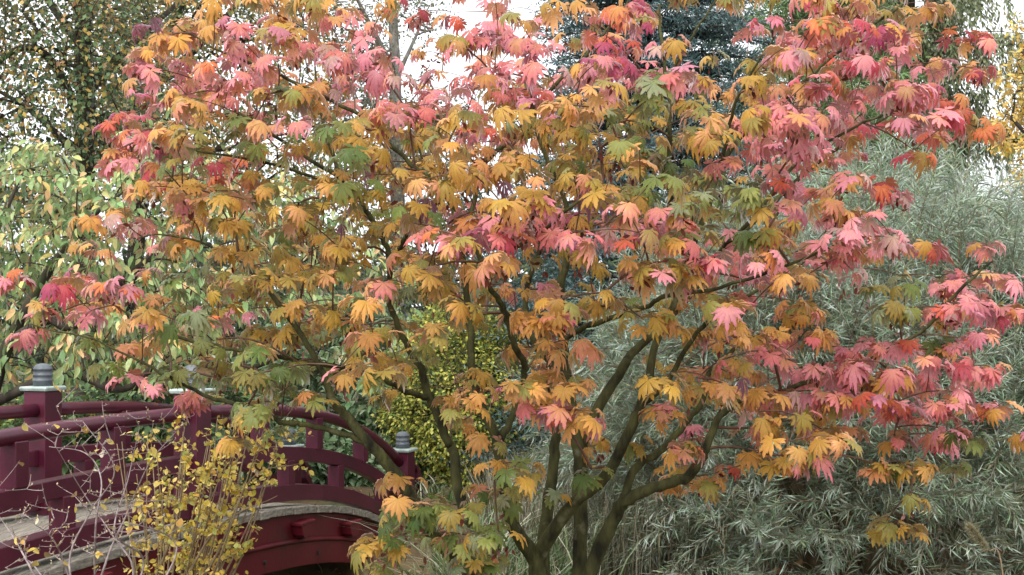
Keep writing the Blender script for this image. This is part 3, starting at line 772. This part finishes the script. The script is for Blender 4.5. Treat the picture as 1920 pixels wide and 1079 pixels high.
# ------------------------------------------------------------------ cherry at the left behind the bridge
def build_cherry():
    T = pxblob(620, [(-60,320,60,720,3),(60,330,200,720,5),(200,300,330,720,4),(330,290,430,700,3),(20,270,130,330,1),(230,240,300,320,.6),(430,330,600,600,3),(600,400,760,720,1.5),(330,180,400,260,.12)], 10.6, 13.2)
    b = P(-60, 900, 11.8)
    sk = []
    for q in [[(-60,960,11.8),(-10,720,11.6),(60,560,11.5),(150,430,11.5),(230,360,11.5)], [(-20,760,11.6),(120,700,11.4),(230,730,11.2),(330,650,11.2),(460,560,11.3),(600,470,11.6)],
              [(20,640,11.5),(90,600,11.2),(140,610,11.2),(260,500,11.4),(360,420,11.6),(420,340,11.8)], [(-40,800,11.8),(-60,560,11.8),(0,420,11.9),(40,330,12)], [(200,725,11.2),(330,720,11.8),(500,680,12.0),(700,560,12.2)]]:
        Q = [P(*a) for a in q]; sk.append((Q, np.linspace(0.085 if len(sk) == 0 else 0.05, 0.012, len(Q))))
    pairs = pr(((146,176,112),(166,188,122)), ((168,188,124),(192,200,138)), ((126,160,98),(146,174,110)), ((200,202,134),(220,206,138)), ((226,188,134),(236,188,138)), ((224,200,120),(236,204,122)), ((108,142,88),(128,156,98)))
    plant('cherry_tree', 'leafy cherry with drooping pale green and peach leaves behind the bridge', 'tree', b[:2], T, 11, 0.17,
          [t_simple(0.21, 0.25, 0.35), t_simple(0.19, 0.4, 0.4), t_simple(0.22, 0.1, 0.5)], 0.112, pairs, [3, 3, 2, 2, 1.3, .9, 1.6], skel=sk, droop=0.95, flat=0.45, nobj=300, r0=0.003, jit=0.12, cell=16)
build_cherry()

# ------------------------------------------------------------------ background trees
def tree_tall(name, label, trunk, limbs, boxes, n, Y0, Y1, k, rad, size, pairs, weights, bark=M_BARK_DARK, tm=None, **kw):
    b = trunk[0]; sk = []
    for q, w0, w1 in [(trunk, *kw.pop('tw'))] + limbs:
        sk.append(([P(*a) for a in q], np.linspace(w0, w1, max(2, len(q)))))
    T = pxblob(n, boxes, Y0, Y1); p = P(*b)
    return plant(name, label, 'tree', p[:2], T, k, rad, tm or [t_quad(0.32, 0.1), t_quad(0.26, 0.2), t_quad(0.36, 0.0)], size, pairs, weights, bark=bark, skel=sk, **kw)

P_OAK = pr(((84,110,70),(100,124,80)), ((112,130,86),(132,144,96)), ((176,152,80),(196,168,88)), ((206,170,92),(220,182,100)), ((156,124,84),(172,136,92)), ((66,92,62),(82,104,68)))
tree_tall('woodland_tree', 'tall dark trunked tree with thin green and yellow foliage against sky', [(150,960,21),(155,500,21),(158,250,21),(155,60,21),(150,-200,21)],
          [([(158,240,21),(100,120,20.5),(40,90,20),(-60,160,20)], .09, .03), ([(155,180,21),(240,90,21.5),(330,10,22)], .11, .04), ([(156,300,21),(60,210,20.5),(-40,150,20.5)], .07, .02), ([(155,90,21),(90,0,21),(20,-120,21)], .09, .03)],
          [(-120,-160,120,60,3),(-100,60,140,330,3),(120,-160,300,60,3),(140,60,290,320,2.6),(-100,330,160,420,2)], 640, 19, 23, 36, 0.55, 0.10, P_OAK, [3, 2.4, 1.3, 1.0, 1, 2.4], tw=(.24, .1), r0=0.007, jit=0.2)
tree_tall('woodland_tree', 'tree with slanting limbs and sparse yellowing leaves beside the tall trunk', [(262,960,25),(250,600,25),(262,380,25),(285,240,25),(300,130,25),(360,-60,25)],
          [([(275,300,25),(210,190,24.5),(180,120,24)], .12, .04), ([(290,200,25),(215,330,24.6)], .06, .05), ([(300,150,25),(400,60,25.5),(480,-40,26)], .1, .03), ([(262,380,25),(360,320,24.5),(450,240,24.5)], .09, .03)],
          [(180,-120,420,100,3),(200,100,400,300,2.5),(230,280,480,420,2),(400,-120,640,90,2.2),(420,90,640,380,1.8)], 600, 23.5, 27, 34, 0.6, 0.11, P_OAK, [2, 3, 2, 1.6, 1, 1], tw=(.2, .09), r0=0.008, jit=0.2)
tree_tall('woodland_tree', 'slender grey trunked tree with thin grey-green crown behind the maple top', [(760,960,28),(750,500,28),(742,260,28),(742,150,28),(738,60,28),(730,-120,28)],
          [([(742,140,28),(700,60,27.5),(660,-20,27)], .1, .03), ([(742,150,28),(770,90,28),(800,20,28.4)], .06, .02), ([(745,260,28),(640,180,28)], .07, .02), ([(745,240,28),(840,160,28)], .07, .02)],
          [(600,-100,820,60,2),(610,60,720,240,2),(720,170,900,330,1.5),(560,240,900,420,2.5)], 420, 26.5, 29.5, 30, 0.65, 0.085, pr(((112,124,104),(130,138,112)), ((90,104,84),(108,118,92)), ((150,140,96),(164,150,100))), [3, 2, 1], tw=(.2, .09), bark=M_BARK_GREY, r0=0.008)
tree_tall('yellow_tree', 'golden leaved tree at the right with clumps hanging against white sky', [(2080,960,13),(2070,600,13),(2060,300,13),(2080,0,13)],
          [([(2065,450,13),(1990,330,12.8),(1905,230,12.6)], .06, .02), ([(2062,330,13),(1990,180,13),(1920,90,13)], .06, .02), ([(2066,500,13),(1990,400,13),(1920,360,13)], .05, .015)],
          [(1900,40,2010,140,2),(1880,130,2010,210,2.2),(1895,200,2010,290,2.6),(1905,290,2010,370,1.5),(1868,215,1900,275,.9)], 230, 12.2, 13.8, 17, 0.13, 0.058, pr(((206,166,70),(220,180,84)), ((220,184,90),(230,196,110)), ((176,150,66),(190,160,72)), ((130,136,70),(150,150,80))), [3, 2.4, 1.4, .8], tw=(.12, .06), r0=0.004, nobj=60)

# ------------------------------------------------------------------ conifers
def conifer(name, label, px, Y, ztop, rbase, zlow, nwh, nper, needle, nlen, pairs, weights, lift=0.25, hang=0.0, rowlen=0.09, trunk_r=0.16, seed=1, ragged=0.15, side=7, wid=0.05, prof=0.8):
    r = np.random.default_rng(seed); X = (px - CX) / F_PX * Y; gz = float(ground_z(X, Y))
    root = empty(name, (X, Y, gz), label, 'tree')
    m = MB(); zz = np.linspace(gz - 0.1, ztop, 14); tp = np.stack([X + 0.03 * np.sin(zz), np.full(14, Y), zz], 1)
    m.tube(tp, np.linspace(trunk_r, 0.02, 14), 10); m.build('trunk', M_BARK_DARK, root, smooth=True)
    P0, D0, L0, vs_, fs_, o_ = [], [], [], [], [], 0
    for i in range(nwh):
        f = (i + r.random() * .6) / nwh; z = zlow + (ztop - zlow) * f
        for j in range(nper):
            a = r.uniform(0, 6.283); L = max(0.12, rbase * (1 - f) ** prof * (1 + r.normal(0, ragged)))
            if math.sin(a) > 0.35 and r.random() < 0.7: a = -a        # mostly the side that faces this way and both flanks
            h = np.array([math.cos(a), math.sin(a), 0]); uu = np.linspace(0, 1, 6)
            pts = np.array([X, Y, z]) + h * (uu * L)[:, None] + np.array([0, 0, 1.0]) * ((lift * uu - (lift + 0.25 * lift + 0.1) * uu * uu * 0.7) * L)[:, None]
            rr = tube_rings(pts, np.linspace(0.022, 0.004, 6), 4); V = np.vstack(rr)
            fs_.append(np.array([(q*4+b, q*4+(b+1)%4, (q+1)*4+(b+1)%4, (q+1)*4+b) for q in range(5) for b in range(4)]) + o_); vs_.append(V); o_ += len(V)
            t = unit(pts[-1] - pts[0]); sd = np.array([-h[1], h[0], 0])
            for k in range(int(side * (0.6 + L))):
                u = r.uniform(0.2, 1.0); p = np.array([np.interp(u, uu, pts[:, q]) for q in range(3)])
                d = unit(t * 0.7 + sd * r.choice([-1, 1]) * r.uniform(.3, 1) + np.array([0, 0, r.normal(0.05, 0.2) - hang * 2.2]))
                P0.append(p); D0.append(d); L0.append(nlen * r.uniform(.6, 1.3) * (0.5 + 0.5 * L / rbase))
    tag(link('branches', mesh_np('branches', np.vstack(vs_), np.vstack(fs_)), M_BARK_DARK, root), kind='stuff')
    P0, D0, L0 = np.array(P0), np.array(D0), np.array(L0); n = len(P0); K = needle
    u = (np.arange(K) + .5) / K
    c = P0[:, None] + D0[:, None] * (L0[:, None] * u)[..., None] + np.array([0, 0, -1.0]) * (hang * L0[:, None] * u * u)[..., None]
    x = unit(np.cross(D0, [0.1, 0.2, 1])); y = np.cross(D0, x); az = (np.arange(K) * 2.4)[None] + r.random((n, 1)) * 6
    d = (D0[:, None] * 0.75 + x[:, None] * np.cos(az)[..., None] * 0.8 + y[:, None] * np.sin(az)[..., None] * 0.8 + np.array([0, 0, -hang * 0.9])).reshape(-1, 3)
    w = np.array(weights, float); pk = np.repeat(r.choice(len(w), n, p=w / w.sum()), K)
    foliage(root, [t_quad(wid, 0.05)], c.reshape(-1, 3), d, r.normal(0, 1, (n * K, 3)) + np.array([0, 0, .8]), rowlen * r.uniform(.7, 1.2, n * K), pairs, pk, M_NEEDLE, 0, 0.12)

conifer('blue_spruce', 'dark blue-grey spruce rising behind the middle of the maple crown', 1215, 15.5, 9.2, 2.35, 0.3, 40, 20, 9, 0.32, pr(((62,84,82),(94,118,116)), ((50,70,68),(78,100,96)), ((80,104,106),(118,142,144))), [3, 2, 1.6], lift=0.2, rowlen=0.085, seed=3, side=14, wid=0.12)
conifer('pine_tree', 'soft light green pine standing between the spruce and cypress', 1490, 21, 12, 2.8, 1.5, 36, 10, 13, 0.5, pr(((104,132,82),(136,158,104)), ((88,114,72),(116,140,90))), [2, 1], lift=0.5, rowlen=0.17, seed=8, side=8, wid=0.06)
conifer('weeping_cypress', 'tall olive-grey cypress with hanging sprays against white sky', 1705, 23, 13.5, 1.7, 0.8, 22, 6, 20, 0.6, pr(((118,128,92),(140,148,110)), ((100,112,80),(124,132,98)), ((136,140,112),(156,158,128))), [3, 2, 2], lift=0.3, hang=0.8, rowlen=0.13, seed=12, ragged=0.3, side=24, wid=0.17, prof=0.3)

# ------------------------------------------------------------------ shrubs behind the bridge and the maple
TM_OV = [t_simple(0.2, 0.25, 0.3), t_simple(0.17, 0.4, 0.35), t_simple(0.22, 0.12, 0.3)]
def shrub(name, label, px, Y, top_py, rx, ry, n, k, rad, size, pairs, weights, tm=None, nobj=0, low=0.0, **kw):
    X = (px - CX) / F_PX * Y; gz = float(ground_z(X, Y)); ztop = P(px, top_py, Y)[2]; h = ztop - gz
    T = blob(n, (X, Y, gz + h * 0.45), (rx, ry, h * 0.55), 0.55, gz + low)
    return plant(name, label, 'shrub', (X, Y), T, k, rad, tm or TM_OV, size, pairs, weights, out_c=(X, Y + 0.2, gz + h * 0.3), nobj=nobj, **kw)
P_EUO = pr(((150,158,62),(190,186,84)), ((184,182,80),(214,206,110)), ((92,116,50),(120,138,60)), ((66,90,44),(84,104,50)))
shrub('golden_euonymus', 'round golden variegated shrub just past the end of the bridge', 862, 14.9, 560, 0.95, 0.7, 900, 26, 0.12, 0.052, P_EUO, [3.4, 3, 1.6, 1], tm=[t_quad(0.36, 0.1), t_quad(0.3, 0.2)], r0=0.003)
P_RHO = pr(((92,120,80),(112,138,92)), ((120,146,108),(142,164,124)), ((66,92,58),(84,108,66)), ((150,166,132),(172,182,150)))
shrub('evergreen_shrub', 'green long-leaved evergreen shrub seen through the bridge railing at its end', 640, 16.0, 560, 1.25, 0.9, 330, 14, 0.2, 0.15, P_RHO, [3, 2, 2, 1], nobj=120, r0=0.004)
shrub('evergreen_shrub', 'dark green broad-leaved shrub between the bridge posts under the cherry', 300, 14.8, 690, 1.3, 0.9, 330, 14, 0.18, 0.14, pr(((70,100,54),(88,118,64)), ((96,122,70),(116,138,82)), ((50,76,44),(64,90,50)), ((176,160,70),(196,172,80))), [3, 2, 2, .5], nobj=120, r0=0.004)
shrub('evergreen_shrub', 'low green shrub with yellow flecks left of the capped middle post', 40, 15.5, 730, 1.1, 0.8, 240, 14, 0.18, 0.12, pr(((90,116,60),(110,132,70)), ((64,90,50),(80,104,56)), ((186,172,76),(204,186,90))), [3, 2, 1], r0=0.004)
shrub('ground_cover_plant', 'low glossy green plant on the bank beside the bridge end railing', 640, 15.0, 830, 1.15, 0.7, 300, 12, 0.16, 0.14, P_RHO, [3, 2, 2, .8], r0=0.003)
shrub('ground_cover_plant', 'low leafy plant with pale tips beyond the middle of the bridge', 470, 14.2, 800, 0.8, 0.6, 220, 12, 0.15, 0.12, P_RHO, [2, 3, 2, 1.6], r0=0.003)
shrub('bamboo_clump', 'bright green bamboo clump rising behind the silvery willow', 1610, 9.75, 285, 0.42, 0.3, 170, 16, 0.16, 0.10, pr(((112,152,76),(140,176,96)), ((92,132,66),(116,152,80))), [2, 1], tm=[t_simple(0.09, 0.4, 0.2, n=2)], r0=0.003)
P_HEDGE = pr(((46,64,40),(60,80,46)), ((62,82,50),(78,96,58)), ((34,50,34),(46,62,40)), ((90,100,64),(104,112,70)))
for i, (px, Y, tp, rx, lab) in enumerate([(520, 22, 430, 2.4, 'dark evergreen bush far behind the end of the bridge'), (880, 20, 330, 2.3, 'dark evergreen bush behind the golden variegated shrub'), (1130, 19, 520, 1.9, 'dark evergreen bush at the foot of the blue spruce'),
                                          (100, 24, 420, 2.6, 'dark evergreen bush behind the cherry and the tall trunk'), (1420, 18, 480, 1.7, 'dark evergreen bush hidden behind the silvery willow')]):
    shrub('evergreen_bush', lab, px, Y, tp, rx, 1.3, 330, 16, 0.3, 0.15, P_HEDGE, [3, 2, 2, .6], r0=0.006)

def far_wood():
    n = 15000; x = rng.uniform(-24, 13, n); y = rng.uniform(36, 44, n)
    top = 4.3 + 0.9 * np.sin(x * 0.55) + 0.5 * np.sin(x * 1.7 + 1); z = 0.4 + (top - 0.4) * rng.random(n) ** 0.75
    tv, tf, tt = t_quad(0.32, 0.1); R = frames(rng.normal(0, 1, (n, 3)), rng.normal(0, .6, (n, 3)) + [0, -.6, 1])
    V = np.einsum('nij,vj->nvi', R, tv) * rng.uniform(.22, .5, n)[:, None, None] + np.stack([x, y, z], 1)[:, None]
    cs = np.array([lin(64, 84, 54), lin(84, 104, 66), lin(108, 118, 72), lin(50, 70, 48)])[rng.integers(0, 4, n)] * (1 + rng.normal(0, .12, n))[:, None]
    o = link('far_woodland', mesh_np('far_woodland', V.reshape(-1, 3), (tf[None] + (np.arange(n) * 4)[:, None, None]).reshape(-1, 3), True, np.repeat(cs, 4, 0)), M_LEAF)
    tag(o, 'distant dark green woodland closing the view below the sky', 'woodland', kind='stuff')
far_wood()

# ------------------------------------------------------------------ yellow-leaved shrub before the bridge
def build_spirea():
    b = P(330, 1200, 5.9); gz = float(ground_z(b[0], b[1])); r = np.random.default_rng(21)
    root = empty('yellow_shrub', (b[0], b[1], gz), 'twiggy shrub with small yellow leaves in front of the bridge', 'shrub')
    stems = []
    for i in range(34):
        x1 = r.uniform(215, 520); y1 = r.uniform(770, 900) + abs(x1 - 370) * 0.25; Y1 = 5.9 + r.uniform(-.45, .45)
        x0 = 300 + (x1 - 330) * 0.28
        stems.append((np.array([P(x0, 1210, 5.9), P(x0 * .5 + x1 * .5 + r.normal(0, 10), 1050, 5.9 * .5 + Y1 * .5), P(x1, y1, Y1)]), 0.0075))
    for q in [[(270,1210),(395,1060),(470,900),(560,870)], [(290,1210),(400,1000),(520,930)], [(240,1200),(330,980),(345,800)]]:
        stems.append((np.array([P(x, y, 5.7) for x, y in q]), 0.009))
    skel = []
    for q, w in stems:
        sp = smooth_path(q, 7); m = MB(); m.tube(sp, np.linspace(w, 0.002, len(sp)), 6); m.build('stem', M_STRAW, root, smooth=True)
        skel += list(sp[4:])
    T = []
    for i in range(300):
        s = skel[r.integers(len(skel))]; T.append(s + r.normal(0, 0.09, 3) + np.array([0, 0, 0.05]))
    T = np.array(T); x, y = PX(T); T = T[(y < 1100) & (x > 225)]
    A, paths, w, n0 = grow(np.array(skel), T, 1.0, 0.02, 3, 0.05)
    tag(link('twigs', twig_mesh(A, paths, w, 0.0013, 4, 0.35, 0.005), M_STRAW, root), kind='stuff')
    pos, d, nr = [], [], []
    for ids in paths:
        for k in range(8):
            u = r.uniform(0.15, 1) * 3; i = min(2, int(u)); p = A[ids[i]] * (1 - u + i) + A[ids[i + 1]] * (u - i)
            pos.append(p + r.normal(0, 0.012, 3)); d.append(r.normal(0, 0.7, 3) + np.array([0, 0, -0.1])); nr.append(r.normal(0, .6, 3) + np.array([0, -.3, 1]))
    n = len(pos)
    pairs = pr(((206,176,58),(224,196,84)), ((222,196,92),(234,212,124)), ((182,162,62),(200,178,78)), ((170,176,84),(190,192,104)), ((196,150,60),(206,160,76)))
    foliage(root, [t_simple(0.33, 0.1, 0.25), t_simple(0.38, 0.2, 0.15), t_simple(0.30, -0.1, 0.3)], pos, d, nr, r.uniform(0.021, 0.037, n), pairs, r.choice(5, n, p=[.36, .24, .18, .14, .08]), M_LEAF, 300, 0.12, cell=9)
build_spirea()

def build_bare():
    b = P(150, 1210, 5.5); gz = float(ground_z(b[0], b[1])); r = np.random.default_rng(5)
    root = empty('bare_shrub', (b[0], b[1], gz), 'nearly bare pale budded shrub in front of the burgundy kerb rail', 'shrub')
    skel = []
    for q in [[(170,1220),(125,1070),(98,1010),(60,980)], [(175,1220),(130,1060),(170,960),(215,880),(155,790)], [(180,1220),(178,1080),(180,980),(190,900),(160,850),(92,838)], [(200,1220),(250,1080),(215,1010),(160,930),(100,830)],
              [(150,1220),(200,1050),(240,960),(280,870),(330,810)], [(140,1220),(60,1070),(20,1000),(-30,930)], [(190,1220),(270,1060),(215,1000),(240,900),(262,800)], [(210,1220),(300,1100),(330,1020),(260,985),(190,985)], [(160,1220),(90,1100),(50,1050),(10,1065)]]:
        Q = np.array([P(x, y, 5.5 + r.uniform(-.2, .2)) for x, y in q]); sp = smooth_path(Q, 6)
        m = MB(); m.tube(sp, np.linspace(0.0062, 0.0016, len(sp)), 6); m.build('stem', M_TWIG_PALE, root, smooth=True); skel += list(sp[5:])
    T = np.array([skel[r.integers(len(skel))] + r.normal(0, 0.06, 3) + np.array([0, 0, 0.10]) for _ in range(330)])
    A, paths, w, n0 = grow(np.array(skel), T, 2.5, -0.05, 3, 0.04)
    tag(link('twigs', twig_mesh(A, paths, w, 0.0013, 4, 0.35, 0.004), M_TWIG_PALE, root), kind='stuff')
    pos = [A[i] for ids in paths for i in ids[1:] if r.random() < .8]; n = len(pos)
    foliage(root, [t_simple(0.28, 0, 0.1, n=2)], pos, r.normal(0, .5, (n, 3)) + np.array([0, 0, .8]), r.normal(0, 1, (n, 3)), r.uniform(.007, .014, n), pr(((150,120,110),(176,150,130)), ((190,176,140),(206,190,150))), r.integers(0, 2, n), M_DRY, 0, name='buds')
    k = r.choice(len(T), 60, replace=False); n = 60
    foliage(root, [t_simple(0.33, 0.15, 0.25), t_simple(0.38, 0.25, 0.15)], T[k], r.normal(0, .6, (n, 3)) + np.array([0, 0, -.3]), r.normal(0, .5, (n, 3)) + np.array([0, -.4, 1]), r.uniform(.03, .05, n), pr(((206,176,58),(224,196,84)), ((222,196,92),(234,212,124)), ((196,150,60),(206,160,76))), r.integers(0, 3, n), M_LEAF, 60, 0.1, cell=2)
build_bare()

# ------------------------------------------------------------------ grasses, litter, small things
def blades(name, label, base, n, length, wid, pairs, lean=0.5, cat=None):
    """grass blades as bent strips"""
    b = np.asarray(base); n = len(b); a = rng.uniform(0, 6.283, n); L = length * rng.uniform(.5, 1.25, n)
    h = np.stack([np.cos(a), np.sin(a), 0 * a], 1) * (lean * rng.uniform(.2, 1.4, n))[:, None]; K = 6; u = np.linspace(0, 1, K)
    c = b[:, None] + (h[:, None] * (u ** 2)[None, :, None] + np.array([0, 0, 1.0]) * (u - 0.42 * lean * u ** 3)[None, :, None]) * L[:, None, None]
    s = np.stack([-np.sin(a), np.cos(a), 0 * a], 1)[:, None] * (wid * rng.uniform(.6, 1.3, n))[:, None, None] * (1 - u ** 2 * .92)[None, :, None]
    V = np.stack([c - s, c + s], 2).reshape(-1, 3); i = np.arange(K - 1) * 2
    q = np.stack([i, i + 1, i + 3, i + 2], -1); f = (q[None] + (np.arange(n) * 2 * K)[:, None, None]).reshape(-1, 4)
    pk = rng.integers(0, len(pairs), n); Cc = pairs[pk, 0][:, None] * (1 - u)[None, :, None] + pairs[pk, 1][:, None] * u[None, :, None]
    Cc = np.repeat(Cc * (1 + rng.normal(0, .12, n))[:, None, None], 2, axis=1).reshape(-1, 3)
    o = link(name, mesh_np(name, V, f, True, np.clip(Cc, 0.01, .9)), M_DRY); return tag(o, label, cat, kind='stuff')
def scatter(n, x0, x1, y0, y1):
    x = rng.uniform(x0, x1, n); y = rng.uniform(y0, y1, n); return np.stack([x, y, ground_z(x, y) - 0.02], 1)
def tuft(n, c, r):
    a = rng.uniform(0, 6.28, n); q = r * rng.random(n) ** .6; x = c[0] + np.cos(a) * q; y = c[1] + np.sin(a) * q; return np.stack([x, y, ground_z(x, y) - .02], 1)
P_GR = pr(((84,106,60),(124,142,92)), ((100,118,74),(146,158,116)), ((170,166,132),(210,206,178)), ((64,90,48),(98,122,68)), ((72,98,56),(110,132,84)))
P_ST = pr(((110,104,84),(138,132,112)), ((96,84,66),(120,108,90)), ((90,98,70),(116,122,92)), ((148,142,120),(172,168,146)))
blades('grass', 'long green and straw coloured grass around the maple stems', np.vstack([scatter(380, -.3, .5, 6.2, 9.5), tuft(240, (-.12, 6.4), .28), tuft(200, (-.24, 7.2), .25), tuft(200, (.1, 7.3), .4)]), 0, 0.66, 0.006, P_GR, 0.7, 'grass')
blades('dry_grass', 'bleached thin dry grass behind the maple stems', np.vstack([scatter(2600, -.25, 1.4, 8.6, 11.2), scatter(1500, -.15, 1.2, 7.4, 8.8)]), 0, 0.75, 0.0042, P_ST, 0.35, 'grass')
blades('ground_grass', 'short rough grass covering the banks', np.vstack([scatter(3600, -6, 6, 3.0, 12), scatter(2600, -9, 7, 11, 22)]), 0, 0.22, 0.006, P_GR, 0.8, 'grass')
for (px, Y, s, lab) in [(782, 13.3, .5, 'tuft of strappy grass at the foot of the end post')]:
    c = P(px, 900, Y)[:2]; blades('strappy_grass', lab, tuft(160, c, .45), 0, 0.34, 0.010, P_GR, 0.8, 'grass')

def litter():
    n = 2600; b = np.vstack([scatter(1400, -3, 4, 3, 9), scatter(1200, -3, 5, 8, 14)]); b[:, 2] += 0.03
    foliage_root = bpy.data.objects.new('leaf_litter', None)
    me_t = [t_simple(0.45, 0.2, 0.3, n=2)]
    R = frames(rng.normal(0, 1, (n, 3)) * [1, 1, .15], rng.normal(0, .25, (n, 3)) + [0, 0, 1]); tv, tf, tt = me_t[0]
    V = np.einsum('nij,vj->nvi', R, tv) * rng.uniform(.05, .09, n)[:, None, None] + b[:, None]
    pk = rng.integers(0, 4, n); cs = np.array([lin(150, 104, 62), lin(176, 120, 74), lin(120, 84, 58), lin(186, 140, 90)])
    Cc = np.repeat(cs[pk], len(tv), 0)
    o = link('leaf_litter', mesh_np('leaf_litter', V.reshape(-1, 3), (tf[None] + (np.arange(n) * len(tv))[:, None, None]).reshape(-1, 3), True, Cc), M_MAPLE)
    tag(o, 'fallen brown and orange leaves scattered over the soil', 'leaves', kind='stuff')
    bpy.data.objects.remove(foliage_root)
litter()

M_LILAC = noise_mat('lilac_petal', lin(176, 150, 196), lin(206, 184, 220), 20, 0.5, 0)
M_CROC = noise_mat('pale_flower_tube', lin(206, 196, 206), lin(226, 216, 220), 20, 0.5, 0)
def crocus(px, py, Y, label):
    p = P(px, py, Y); gz = float(ground_z(p[0], p[1]))
    root = empty('autumn_crocus', (p[0], p[1], gz), label, 'flower', 'autumn crocuses by the bridge')
    m = MB(); m.tube([(p[0], p[1], gz - .02), (p[0] + .01, p[1], (gz + p[2]) / 2), (p[0], p[1], p[2])], [.006, .005, .008], 8); m.build('stem', M_CROC, root, smooth=True)
    v, f, _ = t_simple(0.24, -0.12, 0.35)
    me = mesh_np('petal', v, f); me.materials.append(M_LILAC)
    for k in range(6):
        a = k * 1.047 + .3; o = bpy.data.objects.new('petal', me); col.objects.link(o); o.parent = root
        R = frames(np.array([[math.cos(a) * .42, math.sin(a) * .42, 1]]), np.array([[-math.cos(a), -math.sin(a), .4]]))[0]
        M = Matrix(R.tolist()).to_4x4() @ Matrix.Scale(0.085, 4); M.translation = Vector(p.tolist()) - root.location; o.matrix_basis = M
crocus(790, 940, 13.5, 'leaning lilac autumn crocus close to the bridge end scroll')
crocus(812, 940, 13.45, 'lilac autumn crocus standing a little apart from the bridge end')
crocus(797, 936, 13.2, 'upright lilac autumn crocus in front of the scroll end')

def plume():
    q = [P(1905, 1180, 4.3), P(1880, 1075, 4.3), P(1850, 1030, 4.3), P(1818, 988, 4.3)]; gz = float(ground_z(q[0][0], q[0][1])); q[0][2] = gz
    root = empty('grass_plume', (q[0][0], q[0][1], gz), 'single fuzzy foxtail grass plume before the willow', 'grass')
    sp = smooth_path(q, 8); m = MB(); m.tube(sp, np.linspace(.0035, .0015, len(sp)), 6); m.build('stalk', M_STRAW, root, smooth=True)
    n = 1500; u = rng.uniform(.66, 1, n); idx = u * (len(sp) - 1); pos = np.stack([np.interp(idx, np.arange(len(sp)), sp[:, k]) for k in range(3)], 1)
    t = unit(sp[-1] - sp[-6]); d = rng.normal(0, .6, (n, 3)) + t * .8
    o = foliage(root, [t_quad(.04, 0)], pos, d, rng.normal(0, 1, (n, 3)), rng.uniform(.012, .028, n), pr(((140,132,100),(176,168,136)), ((120,112,84),(150,142,110))), rng.integers(0, 2, n), M_DRY, 0, name='bristles')
plume()
